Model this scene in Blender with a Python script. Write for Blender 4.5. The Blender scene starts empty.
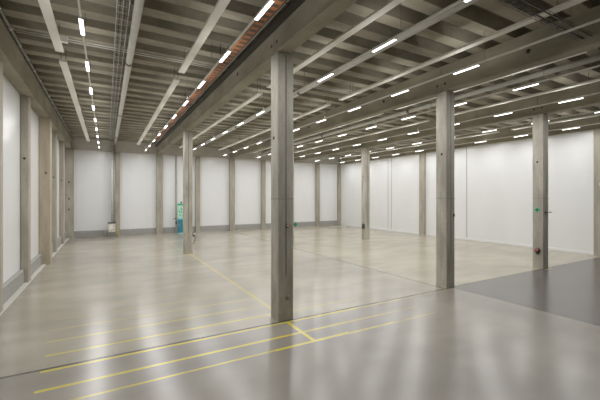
import bpy, bmesh, math, random
from mathutils import Vector, Matrix
random.seed(7)
S = bpy.context.scene
COL = S.collection
PI = math.pi

# ------------------------------------------------------------------ survey of the hall
CX = [3.18, 8.325, 13.47]            # free column rows
CY = [6.36, 15.80]                   # free column lines
BAYX, BAYY = 5.1446, 9.4355
CW = 0.355                           # column width
ZB, ZT = 5.44, 6.15                  # beam underside / beam top = rib underside
ZD = 6.52                            # deck soffit
XL, XR, YB, YF = -2.15, 18.47, 25.30, -3.10
LX = [-0.3666 + 2.5324 * j for j in range(8)]     # light rows
LY0, LDY, LZ = 4.9716, 2.0401, 5.446

# ------------------------------------------------------------------ node helpers
def new_mat(name):
    m = bpy.data.materials.new(name); m.use_nodes = True
    return m, m.node_tree, m.node_tree.nodes['Principled BSDF']

class NT:
    def __init__(s, nt): s.nt = nt
    def n(s, t, **kw):
        x = s.nt.nodes.new(t)
        for k, v in kw.items(): setattr(x, k, v)
        return x
    def link(s, a, b): s.nt.links.new(a, b)
    def put(s, sock, v):
        if hasattr(v, 'links') or hasattr(v, 'is_linked'): s.link(v, sock)
        else: sock.default_value = v
    def math(s, op, a, b=0.0, c=None, clamp=False):
        x = s.n('ShaderNodeMath', operation=op); x.use_clamp = clamp
        s.put(x.inputs[0], a); s.put(x.inputs[1], b)
        if c is not None: s.put(x.inputs[2], c)
        return x.outputs[0]
    def mix(s, fac, a, b, blend='MIX'):
        x = s.n('ShaderNodeMix', data_type='RGBA', blend_type=blend)
        s.put(x.inputs[0], fac)
        s.put(x.inputs[6], a if not isinstance(a, tuple) else (*a, 1)); s.put(x.inputs[7], b if not isinstance(b, tuple) else (*b, 1))
        return x.outputs[2]
    def noise(s, vec, scale, detail=4, rough=0.55, dist=0.0):
        x = s.n('ShaderNodeTexNoise'); s.link(vec, x.inputs['Vector'])
        x.inputs['Scale'].default_value = scale; x.inputs['Detail'].default_value = detail
        x.inputs['Roughness'].default_value = rough; x.inputs['Distortion'].default_value = dist
        return x.outputs['Fac']
    def ramp(s, fac, lo, hi):
        x = s.n('ShaderNodeMapRange', interpolation_type='SMOOTHSTEP'); s.put(x.inputs[0], fac)
        x.inputs[1].default_value = lo; x.inputs[2].default_value = hi
        return x.outputs[0]
    def scaled(s, vec, sc):
        x = s.n('ShaderNodeMapping'); s.link(vec, x.inputs['Vector']); x.inputs['Scale'].default_value = sc
        return x.outputs[0]
    def coord(s):
        return s.n('ShaderNodeNewGeometry').outputs['Position']
    def bump(s, h, strength, dist, bsdf):
        x = s.n('ShaderNodeBump'); x.inputs['Strength'].default_value = strength; x.inputs['Distance'].default_value = dist
        s.link(h, x.inputs['Height']); s.link(x.outputs[0], bsdf.inputs['Normal'])

def concrete(name, dark, light, rough=0.8, streak=(1, 1, 1), pits=True):
    m, nt, b = new_mat(name); t = NT(nt); p = t.coord()
    big = t.noise(t.scaled(p, streak), 1.6, 5, 0.6)
    fine = t.noise(p, 22, 3, 0.6)
    c = t.mix(t.ramp(big, 0.3, 0.72), dark, light)
    c = t.mix(t.math('MULTIPLY', t.ramp(fine, 0.45, 0.75), 0.22), c, tuple(x * 0.55 for x in dark))
    if pits:
        v = t.n('ShaderNodeTexVoronoi'); v.inputs['Scale'].default_value = 9; t.link(p, v.inputs['Vector'])
        c = t.mix(t.math('MULTIPLY', t.math('LESS_THAN', v.outputs['Distance'], 0.08), 0.35), c, tuple(x * 0.4 for x in dark))
    t.link(c, b.inputs['Base Color']); b.inputs['Roughness'].default_value = rough
    t.bump(fine, 0.15, 0.01, b)
    return m

def plain(name, col, rough=0.5, metal=0.0, var=0.12, scale=6):
    m, nt, b = new_mat(name); t = NT(nt); p = t.coord()
    c = t.mix(t.ramp(t.noise(p, scale, 3), 0.3, 0.7), tuple(x * (1 - var) for x in col), col)
    t.link(c, b.inputs['Base Color']); b.inputs['Roughness'].default_value = rough; b.inputs['Metallic'].default_value = metal
    return m

def panel_mat(name, col, rough):
    m, nt, b = new_mat(name); t = NT(nt); p = t.coord()
    sep = t.n('ShaderNodeSeparateXYZ'); t.link(p, sep.inputs[0])
    ln = t.math('LESS_THAN', t.math('PINGPONG', sep.outputs[2], 0.45), 0.006)
    cloud = t.ramp(t.noise(t.scaled(p, (.5, .5, .15)), 1.5, 3), 0.3, 0.7)
    c = t.mix(cloud, tuple(x * 0.955 for x in col), col)
    c = t.mix(t.math('MULTIPLY', ln, 0.10), c, (0.3, 0.3, 0.3))
    t.link(c, b.inputs['Base Color']); b.inputs['Roughness'].default_value = rough
    wav = t.noise(p, 1.1, 2)
    t.bump(wav, 0.05, 0.2, b)
    return m

def emit(name, col, st):
    m, nt, b = new_mat(name); t = NT(nt)
    b.inputs['Base Color'].default_value = (1, 1, 1, 1)
    m.cycles.emission_sampling = 'NONE'
    b.inputs['Emission Color'].default_value = (*col, 1); b.inputs['Emission Strength'].default_value = st
    return m

def slot_mat(name, a, b_, pitch):
    m, nt, b = new_mat(name); t = NT(nt); sep = t.n('ShaderNodeSeparateXYZ'); t.link(t.coord(), sep.inputs[0])
    f = t.math('LESS_THAN', t.math('PINGPONG', sep.outputs[1], pitch/2), pitch*.24)
    t.link(t.mix(f, a, b_), b.inputs['Base Color']); b.inputs['Roughness'].default_value = .6
    return m

def floor_mat():
    m, nt, b = new_mat('polished_concrete_floor'); t = NT(nt); p = t.coord()
    sep = t.n('ShaderNodeSeparateXYZ'); t.link(p, sep.inputs[0]); X, Y = sep.outputs[0], sep.outputs[1]
    def rng(v, a, b_, soft=0.004):
        return t.math('MULTIPLY', t.ramp(v, a - soft, a + soft), t.math('SUBTRACT', 1.0, t.ramp(v, b_ - soft, b_ + soft)))
    def rect(x0, x1, y0, y1, s=0.006): return t.math('MULTIPLY', rng(X, x0, x1, s), rng(Y, y0, y1, s))
    big = t.noise(p, 0.35, 3, 0.5, 0.0)
    med = t.noise(t.scaled(p, (.8, 1.8, 1)), 0.9, 2, 0.45, 0.0)
    fine = t.noise(p, 4.5, 1, 0.4)
    # casting fields: near slab greyer, far slab warmer, warm bay to the east
    cn = t.mix(t.ramp(big, 0.35, 0.65), FLOOR['near0'], FLOOR['near1'])
    cf = t.mix(t.ramp(big, 0.35, 0.65), FLOOR['far0'], FLOOR['far1'])
    ce = t.mix(t.ramp(big, 0.35, 0.65), FLOOR['east0'], FLOOR['east1'])
    cf = t.mix(t.ramp(X, 8.02, 8.06), cf, ce)
    c = t.mix(t.ramp(Y, 6.12, 6.16), cn, cf)
    cd = t.mix(t.ramp(med, 0.3, 0.7), FLOOR['dark0'], FLOOR['dark1'])
    darkm = t.math('MULTIPLY', t.ramp(X, 8.30, 8.33), t.math('SUBTRACT', 1.0, t.ramp(Y, 6.22, 6.25)))
    c = t.mix(darkm, c, cd)
    c = t.mix(t.math('MULTIPLY', t.ramp(med, .25, .8), 0.26), c, (0.09, 0.08, 0.066))
    # expansion joints
    j = rect(-2.2, 18.6, 6.115, 6.175, .004)
    j = t.math('MAXIMUM', j, t.math('MULTIPLY', rect(8.00, 8.07, 6.15, 25.4), 0.8))
    for yy in (15.6,):
        j = t.math('MAXIMUM', j, t.math('MULTIPLY', rect(-2.2, 18.6, yy, yy + 0.02), 0.45))
    c = t.mix(t.math('MULTIPLY', j, 0.92), c, (0.03, 0.028, 0.025))
    # worn yellow paint
    wear = t.noise(t.scaled(p, (1.2, 3, 1)), 2.2, 6, 0.7)
    lines = [(-0.82, 4.9, 6.04, 6.10, .95), (4.9, 6.2, 6.04, 6.09, .6), (6.2, 7.4, 6.04, 6.09, .4), (7.4, 9.0, 6.04, 6.09, .25), (-0.80, 3.2, 5.45, 5.51, .95), (3.2, 4.2, 5.455, 5.51, .85), (4.2, 5.2, 5.46, 5.505, .6), (5.2, 6.2, 5.46, 5.505, .35),
             (-0.6, 2.9, 5.02, 5.07, .8), (2.4, 3.9, 5.01, 5.075, 1.0), (3.9, 5.0, 4.985, 5.04, .65), (5.0, 6.2, 4.97, 5.02, .4), (-0.84, 3.1, 6.62, 6.68, .72), (3.4, 5.4, 6.62, 6.67, .45),
             (-0.90, 2.9, 7.24, 7.30, .55), (-0.9, 3.0, 7.86, 7.92, .38), (-0.9, 3.0, 8.48, 8.54, .28), (-0.9, 3.0, 9.12, 9.18, .18),
             (3.12, 3.19, 5.03, 6.08, 1.1), (3.18, 3.27, 6.6, 9.6, .50), (3.18, 3.27, 9.6, 15.6, .5), (2.95, 3.45, 15.54, 15.60, .75), (3.0, 3.06, 16.0, 23.0, .35),
             (8.4, 12.9, 6.22, 6.29, .22), (13.2, 13.75, 6.05, 6.13, .5), (13.68, 13.74, 6.1, 6.6, .5), (13.2, 13.7, 15.54, 15.6, .4)]
    yel = None
    for x0, x1, y0, y1, a in lines:
        r = t.math('MULTIPLY', rect(x0, x1, y0, y1, 0.008), a)
        yel = r if yel is None else t.math('MAXIMUM', yel, r)
    yel = t.math('MULTIPLY', yel, t.ramp(t.math('ADD', wear, t.math('MULTIPLY', yel, 0.30)), 0.36, 0.76), clamp=True)
    c = t.mix(yel, c, (0.62, 0.50, 0.035))
    t.link(c, b.inputs['Base Color'])
    b.inputs['Roughness'].default_value = FLOOR['r0']; b.inputs['IOR'].default_value = 1.62
    b.inputs['Coat Weight'].default_value = FLOOR['coat']; b.inputs['Coat Roughness'].default_value = FLOOR['coatr']
    return m

FLOOR = dict(near0=(.225, .204, .172), near1=(.30, .274, .232), far0=(.30, .273, .22), far1=(.385, .352, .285),
             east0=(.325, .295, .215), east1=(.395, .358, .27), dark0=(.078, .071, .065), dark1=(.11, .10, .092),
             r0=0.235, r1=0.06, coat=0.0, coatr=0.20)
M = {
 'floor': floor_mat(),
 'column': concrete('column_concrete', (.26, .242, .198), (.47, .445, .375), .75, (2.2, 2.2, .5)),
 'wallcol': concrete('wall_column_concrete', (.27, .245, .195), (.39, .36, .29), .8, (2, 2, .45)),
 'tancol': concrete('tan_wall_column_concrete', (.33, .275, .195), (.45, .385, .28), .8, (2, 2, .45)),
 'beam': concrete('beam_concrete', (.20, .18, .132), (.33, .30, .225), .8, (1, .4, 1)),
 'palebeam': concrete('pale_beam_concrete', (.50, .48, .43), (.62, .60, .54), .75, (.4, 1, 1)),
 'rib': concrete('ceiling_concrete', (.17, .152, .112), (.33, .30, .23), .85, (.4, 1, 1), False),
 'panel': panel_mat('white_wall_panel', (.79, .80, .81), .27),
 'plinth': plain('grey_plinth', (.30, .295, .28), .6),
 'kerb': plain('pale_kerb', (.55, .53, .48), .6),
 'seam': plain('panel_joint', (.42, .42, .41), .5),
 'white': plain('white_sheet', (.86, .84, .77), .55, 0, .04),
 'offwhite': plain('offwhite_sheet', (.80, .79, .72), .5),
 'galv': plain('galvanised_steel', (.50, .50, .48), .4, .6),
 'pipe': plain('painted_pipe', (.68, .67, .62), .45),
 'darkpipe': plain('dark_pipe', (.16, .155, .145), .5),
 'postgrey': plain('grey_post', (.36, .35, .32), .5),
 'black': plain('black_plastic', (.018, .018, .018), .5),
 'dark': plain('dark_steel', (.05, .048, .045), .5, .3),
 'orange': plain('orange_steel', (.30, .09, .03), .6),
 'orange_slots': slot_mat('orange_slotted_steel', (.33, .11, .035), (.055, .035, .022), .20),
 'hole': plain('dark_recess', (.03, .027, .022), .9),
 'groove': plain('cast_channel', (.17, .16, .135), .6),
 'channel_edge': plain('channel_lip', (.46, .44, .38), .6),
 'tube': emit('lit_tube', (1.0, .985, .95), 4.0),
 'green': plain('green_sheet', (.03, .42, .20), .5),
 'palegreen': plain('pale_green_sheet', (.45, .72, .58), .5),
 'teal': plain('teal_sheet', (.012, .19, .27), .35),
 'cyan': plain('pale_blue_sheet', (.25, .60, .66), .4),
 'red': plain('red_plastic', (.40, .06, .04), .5),
 'yellow': plain('yellow_paint', (.62, .48, .05), .5),
 'cream': plain('cream_housing', (.72, .70, .62), .5),
}

# ------------------------------------------------------------------ mesh helpers
class MB:
    def __init__(s): s.bm = bmesh.new()
    def box(s, x0, x1, y0, y1, z0, z1, bev=0.0):
        tmp = bmesh.new()
        vs = [tmp.verts.new(v) for v in [(x0,y0,z0),(x1,y0,z0),(x1,y1,z0),(x0,y1,z0),(x0,y0,z1),(x1,y0,z1),(x1,y1,z1),(x0,y1,z1)]]
        for f in [(0,3,2,1),(4,5,6,7),(0,1,5,4),(1,2,6,5),(2,3,7,6),(3,0,4,7)]: tmp.faces.new([vs[i] for i in f])
        if bev: bmesh.ops.bevel(tmp, geom=tmp.edges[:], offset=bev, segments=1, affect='EDGES')
        s._add(tmp); return s
    def _add(s, tmp, smooth=False):
        me = bpy.data.meshes.new('t'); tmp.to_mesh(me); tmp.free()
        n = len(s.bm.faces); s.bm.from_mesh(me); bpy.data.meshes.remove(me)
        if smooth:
            s.bm.faces.ensure_lookup_table()
            for f in s.bm.faces[n:]: f.smooth = True
    def prism(s, prof, axis, a, b):
        """closed 2-D profile extruded along an axis from a to b"""
        tmp = bmesh.new()
        def pt(u, v, w): return {'X': (w, u, v), 'Y': (u, w, v), 'Z': (u, v, w)}[axis]
        A = [tmp.verts.new(pt(u, v, a)) for u, v in prof]; B = [tmp.verts.new(pt(u, v, b)) for u, v in prof]
        n = len(prof)
        for i in range(n): tmp.faces.new([A[i], A[(i+1) % n], B[(i+1) % n], B[i]])
        tmp.faces.new(A[::-1]); tmp.faces.new(B)
        bmesh.ops.recalc_face_normals(tmp, faces=tmp.faces[:]); s._add(tmp); return s
    def tube(s, p, q, r, seg=12, r2=None):
        p, q = Vector(p), Vector(q); d = q - p
        tmp = bmesh.new()
        bmesh.ops.create_cone(tmp, cap_ends=True, segments=seg, radius1=r, radius2=r if r2 is None else r2, depth=d.length)
        mat = Matrix.Translation((p + q) / 2) @ d.to_track_quat('Z', 'Y').to_matrix().to_4x4()
        bmesh.ops.transform(tmp, matrix=mat, verts=tmp.verts[:]); s._add(tmp, True)
        return s
    def bend(s, pts, r, seg=10):
        for a, b in zip(pts, pts[1:]): s.tube(a, b, r, seg)
        for c in pts[1:-1]:
            tmp = bmesh.new(); bmesh.ops.create_uvsphere(tmp, u_segments=seg, v_segments=6, radius=r)
            bmesh.ops.translate(tmp, vec=c, verts=tmp.verts[:]); s._add(tmp, True)
        return s
    def build(s, name, mat, parent=None, loc=None):
        me = bpy.data.meshes.new(name); s.bm.to_mesh(me); s.bm.free()
        o = bpy.data.objects.new(name, me); me.materials.append(M[mat]); COL.objects.link(o)
        if loc: o.location = loc
        if parent: o.parent = parent
        return o

def tag(o, label, cat, group=None):
    o['label'] = label; o['category'] = cat; o['kind'] = 'thing'
    if group: o['group'] = group
    return o
def empty(name, loc, label, cat, group=None):
    o = bpy.data.objects.new(name, None); o.empty_display_size = .2; COL.objects.link(o); o.location = loc
    return tag(o, label, cat, group)
def struct(o): o['kind'] = 'structure'; return o
def dup(root, loc, label, group=None):
    r = root.copy(); COL.objects.link(r); r.location = loc; r['label'] = label
    if group: r['group'] = group
    for ch in list(root.children):
        c = ch.copy(); COL.objects.link(c); c.parent = r
        for g in list(ch.children):
            d = g.copy(); COL.objects.link(d); d.parent = c
    return r
ORD = ['first','second','third','fourth','fifth','sixth','seventh','eighth','ninth','tenth','eleventh','twelfth']

# ------------------------------------------------------------------ room shell
struct(MB().box(XL-.3, XR+.3, YF-.3, YB+.3, -.25, 0).build('floor', 'floor'))
c = MB().box(XL-.3, XR+.3, YF-.3, YB+.3, ZD, ZD+.25)
PITCH = .70
RIBY = [1.03 + PITCH * k for k in range(-6, 35)]
for y in RIBY:
    c.prism([(y-.15, ZT), (y+.15, ZT), (y+.24, ZD+.01), (y-.27, ZD+.01)], 'X', XL-.3, XR+.3)
struct(c.build('ceiling', 'rib'))
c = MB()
for y in RIBY: c.box(XL, XR, y+.152, y+.182, ZT+.004, ZT+.03)     # black strip past each rib, stands in for shade in the deep slot
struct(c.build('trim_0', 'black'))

w = MB().box(XL-.3, XL, YF-.3, YB+.3, 0, ZD); struct(w.build('wall_left', 'panel'))
w = MB().box(XL, XR, YB, YB+.3, 0, ZD); struct(w.build('wall_back', 'panel'))
w = MB().box(XR, XR+.3, YF-.3, YB+.3, 0, ZD); struct(w.build('wall_right', 'panel'))
w = MB().box(XL, XR, YF-.3, YF, 0, ZD); struct(w.build('wall_front', 'plinth'))
struct(MB().prism([(XL, 0), (-2.06, 0), (-2.06, .40), (-2.09, .43), (XL, .43)], 'Y', YF, YB).build('baseboard_left', 'plinth'))
struct(MB().prism([(YB, 0), (YB-.07, 0), (YB-.07, .36), (YB-.10+.05, .40), (YB, .40)], 'X', XL, XR).build('baseboard_back', 'plinth'))
struct(MB().prism([(XR, 0), (XR-.02, 0), (XR-.02, .10), (XR, .11)], 'Y', YF, YB).build('baseboard_right', 'panel'))
struct(MB().box(-2.06, -1.93, YF, YB-.1, 0, .035, .008).build('trim_1', 'kerb'))
# cover strips over the joints of the wall panels
tn = 2
def seam_y(x, w=.035):
    global tn
    struct(MB().box(x-w/2, x+w/2, YB-.012, YB, .40, ZB).build('trim_%d' % tn, 'seam')); tn += 1
def seam_x(y, w=.05):
    global tn
    struct(MB().box(XR-.012, XR, y-w/2, y+w/2, .1, ZB).build('trim_%d' % tn, 'seam')); tn += 1
for y in (12.65, 18.75, 19.1): seam_x(y)

# ------------------------------------------------------------------ columns
def column_parts(root, w=CW, h=ZB-.003, mat='column', channels=('y',), d=None, cham=.018):
    d = d or w
    a, b2 = w/2, d/2
    prof = [(-a+cham,-b2),(a-cham,-b2),(a,-b2+cham),(a,b2-cham),(a-cham,b2),(-a+cham,b2),(-a,b2-cham),(-a,-b2+cham)]
    MB().prism(prof, 'Z', 0, h).build('shaft', mat, root)
    if 'y' in channels:
        for s in (-1, 1):
            g = MB().box(-.022, .022, *sorted((s*(b2+.001), s*(b2-.01))), .9, h-.04).build('mounting_channel', 'groove', root)
            e = MB()
            for x in (-.026, .022): e.box(x, x+.006, *sorted((s*(b2+.004), s*(b2-.01))), .9, h-.04)
            e.build('channel_lip', 'channel_edge', g)
def insert_on(root, side, u, z, r=.035, w=CW):
    """round cast-in socket on a face: side 'x-' (toward -X) or 'y-'"""
    h = w/2
    if side == 'x-':
        a = MB().tube((-h-.004, u, z), (-h+.02, u, z), r).build('cast_socket', 'hole', root)
    else:
        a = MB().tube((u, -h-.004, z), (u, -h+.02, z), r).build('cast_socket', 'hole', root)
    return a
def col(x, y, label, mat='column', group='free-standing concrete columns', **k):
    r = empty('concrete_column', (x, y, 0), label, 'column', group)
    column_parts(r, mat=mat, **k); return r

cA = col(CX[0], CY[0], 'near concrete column standing where the bright yellow floor lines cross')
cB = col(CX[1], CY[0], 'concrete column standing at the corner of the dark floor patch')
cC = col(CX[2], CY[0], 'concrete column with a green cross mark, at the dark floor edge')
cF = col(CX[0], CY[1], 'concrete column standing just in front of the teal cabinet')
cH = col(CX[1], CY[1], 'concrete column hidden in line behind the near yellow-line column')
cE = col(CX[2], CY[1], 'distant free-standing concrete column with small black box low on it')
insert_on(cA, 'x-', .02, 3.72); insert_on(cB, 'x-', -.02, 3.7); insert_on(cC, 'x-', 0.02, 3.75); insert_on(cF, 'x-', 0, 3.7); insert_on(cE, 'x-', 0, 3.7)
for q in (cA, cB, cC):                                     # formwork joint round the shaft
    h = CW/2 + .0015
    for z in (2.46,): MB().box(-h, h, -h, h, z, z+.012).build('formwork_joint', 'groove', q)
# round recessed anchor plate with a ring, front of near column
rg = MB().tube((.04, -CW/2-.006, .46), (.04, -CW/2+.02, .46), .058, 20).build('anchor_ring', 'groove', cA)
MB().tube((.04, -CW/2-.010, .46), (.04, -CW/2+.02, .46), .040, 18).build('anchor_plate', 'column', rg)
MB().tube((.035, -CW/2-.016, .465), (.035, -CW/2+.02, .465), .016, 10).build('anchor_hole', 'hole', rg)

# wall columns
LWY = [CY[0]+BAYY/3*k for k in range(0, 6)]
names = {1: 'slim side-wall column nearest the viewer, cut by the photo edge', 2: 'slim wall column between the first two tall panels of the side wall',
         4: 'slim side-wall column just past the wide one', 5: 'slim side-wall column last before the far corner', 0: 'wide side-wall column before all the slim ones of the panel wall', 3: 'wide tan side-wall column carrying the edge beam joint'}
for k, y in enumerate(LWY):
    main = k % 3 == 0
    x1 = -1.80 if main else -1.955
    r = empty('wall_column', ((XL + x1)/2+.002, y, 0), names[k], 'column', 'columns along the side wall')
    column_parts(r, w=x1-XL+.0, d=.40 if main else .34, mat='tancol' if k == 3 else 'wallcol', channels=(), h=ZB-.003)
    ww = (x1-XL)/2
    s_ = MB().tube((ww-.02, -.05, 2.5+.95), (ww+.004, -.05, 2.5+.95), .035).build('cast_socket', 'hole', r) if False else None
    MB().tube((.04 if main else 0, -(.20 if main else .17)-.004, 3.62 if k < 3 else 3.40), (.04 if main else 0, -.14, 3.62 if k < 3 else 3.40), .035).build('cast_socket', 'hole', r)
# corner column of side wall and far wall
r = empty('wall_column', (-1.936, 25.046, 0), 'corner column between side wall and far wall with small switches', 'column', 'columns along the far wall')
column_parts(r, w=.42, d=.5, mat='wallcol', channels=(), h=ZB-.003)
for z in (3.35, 2.35, 1.7): MB().box(-.05, .02, -.27, -.24, z, z+.12, .008).build('switch', 'dark', r)
blabel = {0.61: 'far-wall column with a pipe running down it to the cream box', 3.18: 'far-wall column between the pipe column and the teal cabinet', 5.75: 'slim far-wall column just past the free column before the teal cabinet',
          8.32: 'far-wall column, second past the teal cabinet', 10.9: 'far-wall column, third past the teal cabinet', 13.47: 'far-wall column hidden behind the near column',
          16.04: 'far-wall column, last before the far corner', 18.34: 'corner column where the far wall meets the plain white wall'}
for x, l in blabel.items():
    r = empty('wall_column', (x, 25.156, 0), l, 'column', 'columns along the far wall')
    column_parts(r, w={.61: .34, 3.18: .40, 8.32: .40, 18.34: .24}.get(x, .32), d=.28, mat='wallcol', channels=(), h=ZB-.003)
for y, l in ((6.36, 'white-wall column at the far edge of the dark floor'), (15.8, 'white-wall column standing alone between wide white panels')):
    r = empty('wall_column', (18.366, y, 0), l, 'column', 'columns along the plain white wall')
    column_parts(r, w=.2, d=.4, mat='wallcol', channels=(), h=ZB-.003)

# ------------------------------------------------------------------ beams
def beam(x0, x1, y0, y1, label, group, axis='Y', pockets=True):
    if axis == 'Y':
        r = empty('concrete_beam', ((x0+x1)/2, (y0+y1)/2, ZB), label, 'beam', group)
        hw, hl = (x1-x0)/2, (y1-y0)/2 - .006
        ch = .02
        MB().prism([(-hw+ch, 0), (hw-ch, 0), (hw, ch), (hw, ZT-ZB-.003), (-hw, ZT-ZB-.003), (-hw, ch)], 'Y', -hl, hl).build('beam_body', 'beam', r)
        if pockets:
            for s in (-1, 1):
                MB().tube((-hw-.003, s*(hl-.12), .20), (-hw+.02, s*(hl-.12), .20), .035, 10).build('bolt_pocket', 'hole', r)
                MB().tube((-hw-.003, s*(hl*.52), .30), (-hw+.02, s*(hl*.52), .30), .05, 12).build('bolt_pocket', 'hole', r)
    else:
        r = empty('concrete_beam', ((x0+x1)/2, (y0+y1)/2, ZB), label, 'beam', group)
        hl, hw = (x1-x0)/2 - .006, (y1-y0)/2
        MB().prism([(-hw, 0), (hw, 0), (hw, ZT-ZB-.003), (-hw, ZT-ZB-.003)], 'X', -hl, hl).build('beam_body', 'palebeam', r)
    return r
spans = [(YF+.01, CY[0]), (CY[0], CY[1]), (CY[1], 25.05)]
rowname = ['beam over the near column and orange ladder', 'beam over the dark-floor corner column', 'beam over the green-cross column']
spn = ['near span', 'middle span', 'far span']
BW = .29
for i, x in enumerate(CX):
    for j, (a, b2) in enumerate(spans):
        bx0 = x - .18
        beam(bx0, bx0+BW, a, b2, 'deep grey concrete ' + rowname[i] + ', ' + spn[j], 'concrete ceiling beams')
for j, (a, b2) in enumerate(spans):
    beam(XL+.003, -1.83, a, b2, 'concrete edge beam above the recessed panels of the side wall, ' + spn[j], 'concrete edge beams', pockets=False)
    beam(18.30, XR-.003, a, b2, 'concrete edge beam along the plain white wall, ' + spn[j], 'concrete edge beams', pockets=False)
fx = [-1.83, CX[0]-.18, CX[1]-.18, CX[2]-.18, 18.30]
fl = ['from the corner to the orange-ladder beam', 'next past the orange-ladder beam', 'next past the dark-corner beam', 'ending at the plain white wall']
for k in range(4):
    a = fx[k] + (BW if k else 0)
    beam(a+.003, fx[k+1]-.003, 25.07, YB-.003, 'concrete edge beam atop the far wall, ' + fl[k], 'concrete edge beams', axis='X')

# ------------------------------------------------------------------ ribs nearest a given y (hanger anchor)
def rib_near(y): return min(RIBY, key=lambda q: abs(q-y))

# ------------------------------------------------------------------ light rows: track + fittings
lampname = ['row closest to the side wall', 'row beside the orange ladder', 'first row past the orange-ladder beam', 'row along the dark-corner beam',
            'first row past the dark-corner beam', 'row along the green-cross beam', 'first row past the green-cross beam', 'row closest to the plain white wall']
proto = None
LAMP_W, FILL_UP = 16.5, 2.1
for j, x in enumerate(LX):
    y0, y1 = .5, 24.2
    r = empty('lighting_track', (x, 0, 0), 'thin pale lighting track hung from the ceiling, ' + lampname[j], 'track', 'lighting tracks')
    MB().box(-.014, .014, y0, y1, 5.475, 5.51).build('rail', 'offwhite', r)
    for k in range(8):
        yy = rib_near(1.5 + 3.1*k)
        MB().tube((0, yy, 5.505), (0, yy, ZT+.01), .006, 6).build('hanger', 'darkpipe', r)
    cnt = 0
    idx = [i for i in range(-1, 10) if not (j != 2 and i < 0)]
    for i in idx:
        y = LY0 + LDY*i
        vis = i - (0 if True else 0)
        if i >= 0: lab = 'lit tube light, %s from the near end, %s' % (ORD[i], lampname[j])
        else: lab = 'lit tube light cut by the photo top edge, beside a thick pale pipe'
        loc = (x, y, 5.475)
        if proto is None:
            proto = empty('ceiling_light', loc, lab, 'light', 'tube lights in ceiling rows')
            MB().box(-.035, .035, -.32, .32, -.03, .0, .004).build('housing', 'white', proto)
            la = bpy.data.lights.new('lamp', 'AREA'); la.shape = 'RECTANGLE'; la.size = .048; la.size_y = .62
            la.energy = LAMP_W; la.color = (1.0, .985, .95)
            lo = bpy.data.objects.new('lamp', la); COL.objects.link(lo); lo.parent = proto; lo.location = (0, 0, -.0395)
            lu = bpy.data.lights.new('fill_uplight', 'AREA'); lu.shape = 'RECTANGLE'; lu.size = .08; lu.size_y = .62   # fill light added over the closed housing to brighten ceiling and strips
            lu.energy = FILL_UP; lu.color = (1.0, .97, .90)
            lo = bpy.data.objects.new('fill_uplight', lu); COL.objects.link(lo); lo.parent = proto; lo.location = (0, 0, .045); lo.rotation_euler = (PI, 0, 0)
            MB().prism([(-.030, -.0305), (-.026, -.038), (.026, -.038), (.030, -.0305)], 'Y', -.31, .31).build('diffuser', 'tube', proto)
        else: dup(proto, loc, lab)

# ------------------------------------------------------------------ flat white strips (acoustic / heating panels)
SA, SB, DD = -.91, 1.72, .52
bayn = ['bay beside the side wall', 'bay past the orange-ladder beam', 'bay past the dark-corner beam', 'bay beside the plain white wall']
def strip(x, y0, y1, label):
    r = empty('ceiling_strip', (x, (y0+y1)/2, 5.77), label, 'ceiling panel', 'flat white ceiling strips')
    hl = (y1-y0)/2
    MB().prism([(-.078, 0), (.078, 0), (.078, .045), (.07, .05), (-.07, .05), (-.078, .045)], 'Y', -hl, hl).build('panel', 'white', r)
    n = max(2, int((y1-y0)/3))
    for k in range(n):
        yy = rib_near(y0 + .3 + (y1-y0-.6)*k/(n-1)) - (y0+y1)/2
        if abs(yy) > hl: yy = math.copysign(hl-.05, yy)
        h = MB().bend([(-.05, yy, ZT-5.77+.02), (-.05, yy, .055), (.05, yy, .055), (.05, yy, ZT-5.77+.02)], .007, 6)
        h.build('hanger', 'dark', r)
for n in range(4):
    for nm, sx in (('wall-side', SA), ('beam-side', SB)):
        x = sx + BAYX*n
        strip(x, .4 if n != 2 else 3.5, 9.35, 'flat white ceiling strip, %s, near length, %s' % (nm, bayn[n]))
        strip(x, 10.0, 23.5, 'flat white ceiling strip, %s, far length, %s' % (nm, bayn[n]))

# ------------------------------------------------------------------ main pipes in the bay centres
for n in range(4):
    x = DD + BAYX*n
    r = empty('ceiling_pipe', (x, 0, 6.03), 'thick pale pipe under the ceiling ribs along the middle, ' + bayn[n], 'pipe', 'ceiling pipes')
    MB().tube((0, .3, 0), (0, 25.0, 0), .078, 16).build('pipe_run', 'pipe', r)
    for y in (3.2, 10.0, 16.4, 22.4):
        MB().tube((0, y-.06, 0), (0, y+.06, 0), .092, 16).build('coupling', 'darkpipe', r)
    for y in (5.0, 11.0, 17.0, 23.0):
        yy = rib_near(y); MB().box(-.012, .012, yy-.02, yy+.02, .07, ZT-6.03+.01).build('clamp', 'darkpipe', r)
# branch pipes across each bay at the break of the strips
edges = [(-1.83, CX[0]-.18), (CX[0]-.18+BW, CX[1]-.18), (CX[1]-.18+BW, CX[2]-.18), (CX[2]-.18+BW, 18.30)]
for n, (a, b2) in enumerate(edges):
    r = empty('sprinkler_pipe', (a+(.12 if n == 0 else .004), 9.45, 6.132), 'pair of thin pipes crossing at the strip gap, ' + bayn[n], 'pipe', 'crossing pipes')
    for dy in (0, .14): MB().tube((0, dy, 0), (b2-a-(.125 if n == 0 else .008), dy, 0), .014, 8).build('pipe_run', 'pipe', r)
    for xx in (.9, b2-a-.9): MB().box(xx-.01, xx+.01, -.03, .17, .008, .017).build('hanger', 'darkpipe', r)
    q = MB().box(.75, .95, -.10, -.02, -.12, .03, .01); q.build('junction_box', 'offwhite', r) if n == 0 else q.bm.free()

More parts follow.
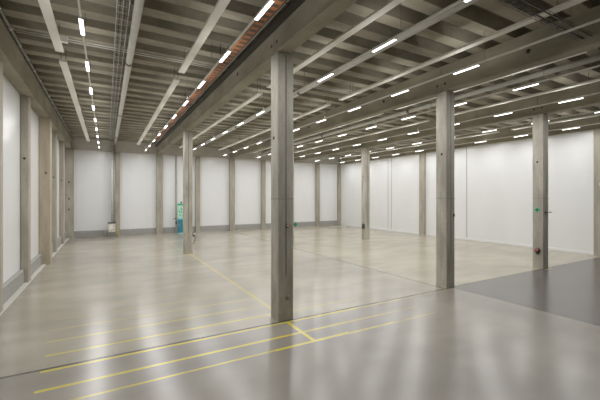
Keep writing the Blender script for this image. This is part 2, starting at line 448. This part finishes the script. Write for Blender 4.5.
# ------------------------------------------------------------------ wire cable tray beside the first main pipe, down the far column
def wire_tray(name, p0, length, width, axis, label, rung=.26, mat='galv', hang=()):
    r = empty(name, p0, label, 'cable tray', None)
    lng, rg = MB(), MB()
    for k in range(3):
        u = -width/2 + width*k/2
        a, b2 = ((u, 0, 0), (u, length, 0)) if axis == 'Y' else ((0, u, 0), (length, u, 0))
        lng.tube(a, b2, .005, 6)
    for s in (-1, 1):
        u = s*width/2
        a, b2 = ((u, 0, .05), (u, length, .05)) if axis == 'Y' else ((0, u, .05), (length, u, .05))
        lng.tube(a, b2, .006, 6)
    k = 0
    while k*rung < length:
        t_ = k*rung; hw = width/2
        pts = [(-hw, .055), (-hw, 0), (hw, 0), (hw, .055)]
        for (u0, z0), (u1, z1) in zip(pts, pts[1:]):
            a, b2 = ((u0, t_, z0), (u1, t_, z1)) if axis == 'Y' else ((t_, u0, z0), (t_, u1, z1))
            rg.tube(a, b2, .004, 5)
        k += 1
    me = bpy.data.meshes.new('t'); rg.bm.to_mesh(me); lng.bm.from_mesh(me); rg.bm.free(); lng.build('wire_mesh', mat, r)
    for h in hang:
        pts = [(-width/2, ZT-p0[2]+.02), (-width/2, -.012), (width/2, -.012), (width/2, ZT-p0[2]+.02)]
        q = MB().bend([(u, h, z) if axis == 'Y' else (h, u, z) for u, z in pts], .007, 6)
        q.build('hanger', 'darkpipe', r)
    return r
t1 = wire_tray('cable_tray', (.27, .5, 5.98), 24.5, .2, 'Y', 'long wire mesh cable tray beside the pale pipe, side-wall bay', hang=[rib_near(y)-.5 for y in (3, 7, 11, 15, 19, 23)])
cb = MB()
for k, u in enumerate((-.05, .03)): cb.tube((u, 0, .015), (u, 24.5, .015), .009, 6)
tag(cb.build('cable_bundle', 'black', None, (.27, .5, 5.98)), 'black cables lying in the long wire mesh tray', 'cable')
t2 = wire_tray('cable_tray', (CX[0]-.18+BW+.006, 3.05, 5.60), CX[1]-.18-(CX[0]-.18+BW)-.012, .22, 'X', 'wire mesh cable tray running crosswise between two beams high up', hang=[.8, 2.0, 4.0], rung=.18, mat='darkpipe')
cb = MB()
for u in (-.09, .04): cb.tube((0, u, .02), (4.85, u, .02), .013, 6)
tag(cb.build('cable_bundle', 'black', None , (CX[0]-.18+BW+.006, 3.05, 5.60)), 'black cables lying in the crosswise wire mesh tray', 'cable')

# ------------------------------------------------------------------ orange ladder, black tray and grey conduit on the first beam
r = empty('cable_ladder', (2.47, 3.0, 5.72), 'orange cable ladder hung between the light row and the beam', 'cable tray')
Llen = 18.0
MB().box(-.085, -.07, 0, Llen, 0, .06).box(.07, .085, 0, Llen, 0, .06).build('side_rail', 'orange', r)
MB().box(-.0705, .0705, 0, Llen, .004, .022).build('slotted_deck', 'orange_slots', r)
for y in (4, 8, 12, 16, 20):
    yy = rib_near(y) - 3.0
    MB().bend([(-.095, yy, ZT-5.72+.02), (-.095, yy, -.007), (.095, yy, -.007), (.095, yy, ZT-5.72+.02)], .007, 6).build('hanger', 'dark', r)
bx = CX[0]-.18
r = empty('wall_mounted_trunking', (bx-.001, 0, 5.90), 'black cable trunking fixed along the face of the orange-ladder beam', 'cable tray')
MB().box(-.15, -.004, .3, 24.6, 0, .028).box(-.15, -.135, .3, 24.6, .03, .07).build('trough', 'dark', r)
q = MB()
for u, z in ((-.11, .048), (-.07, .048), (-.03, .048), (-.09, .068), (-.045, .068)): q.tube((u, .3, z), (u, 24.6, z), .018, 6)
tag(q.build('cable_bundle', 'black', None, (bx, 0, 5.90)), 'thick black cables lying in the trunking on the beam', 'cable')
r = empty('conduit_pipe', (bx-.16, 0, 6.03), 'thin grey conduit running above the black trunking on the beam', 'pipe')
MB().tube((0, .3, 0), (0, 24.6, 0), .018, 8).build('pipe_run', 'galv', r)
for y in (2.0, 5.5, 9.0, 12.5, 16.0, 19.5, 23.0): MB().box(-.012, .155, y-.015, y+.015, -.022, -.012).build('bracket', 'dark', r)
# dark pipe along the side wall edge beam
r = empty('ceiling_edge_pipe', (-1.77, 0, 6.08), 'dark segmented pipe along the top of the side-wall edge beam', 'pipe')
MB().tube((0, YF+.05, 0), (0, 25.0, 0), .035, 10).build('pipe_run', 'darkpipe', r)
for k in range(26): MB().tube((0, 1+k*.92, 0), (0, 1.05+k*.92, 0), .045, 10).build('pipe_clip', 'galv', r)

# ------------------------------------------------------------------ pipe down the far-wall column with its control box
r = empty('drop_pipe', (.40, 24.945, 0), 'pale vertical pipe with brackets down the first far-wall column', 'pipe')
MB().bend([(-.06, 0, 1.0), (-.06, 0, 5.85)], .055, 12).build('pipe_run', 'pipe', r)
MB().tube((.06, 0, .9), (.06, 0, 5.85), .03, 10).build('small_pipe', 'galv', r)
for z in (1.3, 2.2, 3.1, 4.0, 4.9): MB().box(-.13, .11, -.015, .065, z, z+.04).build('bracket', 'darkpipe', r)
r = empty('control_box', (.30, 24.72, 0), 'cream control box with dark lid at foot of the pipe column', 'control box')
MB().box(-.20, .20, -.16, .16, .30, .84, .02).build('housing', 'cream', r)
MB().box(-.22, .22, -.18, .18, .84, .92, .015).build('lid', 'dark', r)
MB().box(-.18, .18, -.14, .14, .0, .30, .01).build('foot', 'darkpipe', r)
pn = MB().box(-.13, .06, -.172, -.158, .52, .74, .005).build('front_panel', 'white', r)
for x, z in ((-.15, .40), (0, .38), (.12, .44), (.12, .66)): MB().tube((x, -.175, z), (x, -.155, z), .028, 10).build('button', 'dark', r)
MB().bend([(-.2, -.05, .5), (-.33, -.05, .5), (-.33, -.05, .12)], .022).build('hose', 'galv', r)
r = empty('guard_post', (.62, 24.62, 0), 'small yellow guard post with black bands beside the cream control box', 'guard post')
MB().tube((0, 0, 0), (0, 0, .55), .035, 10).build('post', 'yellow', r)
for z in (.12, .3, .46): MB().tube((0, 0, z), (0, 0, z+.05), .037, 10).build('band', 'black', r)
MB().box(-.07, .07, -.07, .07, 0, .015).build('base_plate', 'dark', r)

# ------------------------------------------------------------------ teal cabinet with pale green board, slim post
r = empty('emergency_cabinet', (4.50, 24.55, 0), 'teal floor cabinet with pale green sign board above, behind the column', 'cabinet')
bd = MB().box(-.22, .26, -.18, .18, .08, .98, .015).build('cabinet_body', 'teal', r)
MB().box(-.21, .25, -.195, -.18, .12, .94, .01).build('door', 'teal', r)
MB().box(-.20, .24, -.17, .17, 0, .08).build('base_plinth', 'cyan', r)
MB().box(-.17, -.15, -.22, -.195, .55, .70).build('handle', 'galv', r)
sb = MB().box(-.23, .27, .06, .10, .98, 2.08, .006).build('sign_board', 'palegreen', r)
MB().box(-.23, .27, .05, .06, 1.93, 2.06).build('header_band', 'green', sb)
sy = MB()                                                     # green cross and figures on the board
sy.box(-.05, .09, .052, .06, 1.66, 1.70).box(0, .04, .052, .06, 1.60, 1.78)
for x, z in ((-.15, 1.45), (.0, 1.40), (.14, 1.5), (-.1, 1.22), (.1, 1.18)): sy.box(x, x+.08, .052, .06, z, z+.12)
sy.build('symbol', 'green', sb)
MB().box(-.24, .28, .04, .11, .98, 1.06).build('lower_rail', 'cyan', r)
MB().tube((.02, .08, 2.08), (.02, .08, 2.20), .05, 10).build('lamp_cap', 'dark', r)
r = empty('steel_post', (4.29, 25.21, 0), 'slim dark steel post on the far wall beside the teal cabinet', 'post')
MB().box(-.05, .05, -.06, .08, 0, ZB).build('post_body', 'postgrey', r)
MB().bend([(-.02, -.06, 1.0), (-.02, -.14, 1.0), (-.20, -.14, 1.0)], .025).build('lever', 'dark', r)
MB().box(-.07, .03, -.10, -.05, .62, .82, .01).build('lock_box', 'dark', r)

# ------------------------------------------------------------------ small fittings on the columns
def face_y(cx, cy): return cy - CW/2
r = empty('hook_switch', (3.18+.02, face_y(0, CY[0])-.006, 1.92), 'small brass and black switch on front of the near column', 'switch')
MB().box(-.03, .03, -.015, 0, -.03, .04, .006).build('plate', 'dark', r)
MB().tube((0, -.04, .0), (0, -.01, .0), .016, 10).build('key_knob', 'kerb', r)
MB().tube((.04, -.02, -.01), (.11, -.02, .02), .009, 8).build('lever', 'red', r)
# green arrow flag sign at near column
r = empty('arrow_sign', (3.18+CW/2, CY[0]-.10, 1.93), 'small green arrow sign sticking out beside the near column', 'sign')
MB().prism([(0, -.022), (.075, -.022), (.075, -.055), (.135, 0), (.075, .055), (.075, .022), (0, .022)], 'Y', -.008, .008).build('arrow_plate', 'green', r)
MB().box(-.01, .02, -.02, .02, -.03, .03).build('bracket', 'dark', r)
# column C: green cross, hook, round socket
xf = CX[2]-CW/2
r = empty('cross_sign', (xf, CY[0]+.02, 2.05), 'small green cross sign on the column at dark floor edge', 'sign')
MB().box(-.008, 0, -.035, .035, -.09, .09).box(-.008, 0, -.085, .085, -.03, .03).build('cross', 'green', r)
r = empty('round_socket', (xf, CY[0], .62), 'round red and black socket low on the green-cross column', 'socket')
MB().tube((-.05, 0, 0), (0, 0, 0), .085, 18).build('rim', 'black', r)
MB().tube((-.06, 0, .01), (-.04, 0, .01), .055, 16).build('cap', 'red', r)
MB().box(-.03, 0, -.05, .05, -.14, -.08, .006).build('bracket', 'dark', r)
r = empty('wall_hook', (CX[2]+CW/2, CY[0]-.106, 1.96), 'dark bracket arm sticking out of the green-cross column', 'bracket')
MB().bend([(-.25, -.09, 0), (0, -.09, 0), (.10, -.09, .02), (.17, -.09, -.01)], .014, 8).build('arm', 'dark', r)
MB().box(-.27, -.20, -.09, -.078, -.05, .05, .004).build('mounting_plate', 'dark', r)
# column B small lock box on front face
r = empty('switch_box', (CX[1]+.12, CY[0]-CW/2, 2.0), 'tiny dark switch on the column at the dark floor corner', 'switch')
MB().box(-.025, .025, -.03, 0, -.04, .04, .006).build('housing', 'dark', r)
MB().tube((0, -.04, 0), (0, -.03, 0), .012, 8).build('button', 'red', r)
# column E black box
r = empty('switch_box', (CX[2]-CW/2, CY[1]-.05, .78), 'small black switch box on the distant free-standing column', 'switch')
MB().box(-.10, 0, -.09, .09, -.14, .14, .01).build('housing', 'black', r)
MB().tube((-.115, 0, .05), (-.10, 0, .05), .03, 10).build('button', 'red', r)
# column F valve and cable
r = empty('hose_valve', (CX[0]+CW/2+.018, CY[1]-.06, .80), 'small dark valve with hose on the column before the teal cabinet', 'valve')
MB().box(-.016, .09, -.06, .06, -.05, .12, .01).build('valve_body', 'dark', r)
MB().box(-.017, -.008, -.05, .05, -.10, .16).build('mounting_plate', 'dark', r)
MB().bend([(.06, 0, -.03), (.13, 0, -.15), (.06, 0, -.36), (.02, 0, -.42)], .016, 8).build('hose', 'black', r)
MB().tube((.05, -.10, .05), (.05, -.06, .05), .05, 12).build('hand_wheel', 'galv', r)
# white-wall column sensor
r = empty('wall_sensor', (18.262, 6.30, 3.05), 'small white sensor on white-wall column at the dark floor edge', 'sensor')
MB().box(-.03, 0, -.035, .035, -.05, .05, .008).build('housing', 'white', r)
MB().tube((-.04, 0, .02), (-.03, 0, .02), .012, 8).build('lens', 'dark', r)
MB().box(-.003, .001, -.045, .045, -.06, .06).build('mounting_plate', 'white', r)

# ------------------------------------------------------------------ camera, world
cam = bpy.data.cameras.new('camera'); co = bpy.data.objects.new('camera', cam); COL.objects.link(co)
F = 341.46
cam.sensor_width = 36; cam.lens = F/600*36; cam.shift_y = -(200-197.23)/600; cam.clip_start = .05; cam.clip_end = 200
co.location = (0, 0, 2.5); co.rotation_euler = (PI/2, 0, -math.radians(29.58))
S.camera = co
wd = bpy.data.worlds.new('world'); S.world = wd; wd.use_nodes = True
wd.node_tree.nodes['Background'].inputs[0].default_value = (1, 1, 1, 1); wd.node_tree.nodes['Background'].inputs[1].default_value = 0.0
S.view_settings.view_transform = 'Standard'
S.view_settings.look = 'None'
S.view_settings.exposure = 0.46
S.view_settings.gamma = 1.2
S.cycles.max_bounces = 10; S.cycles.diffuse_bounces = 6; S.cycles.glossy_bounces = 4
S.cycles.sample_clamp_indirect = 4.0
S.cycles.sample_clamp_direct = 26.0
S.cycles.caustics_reflective = False
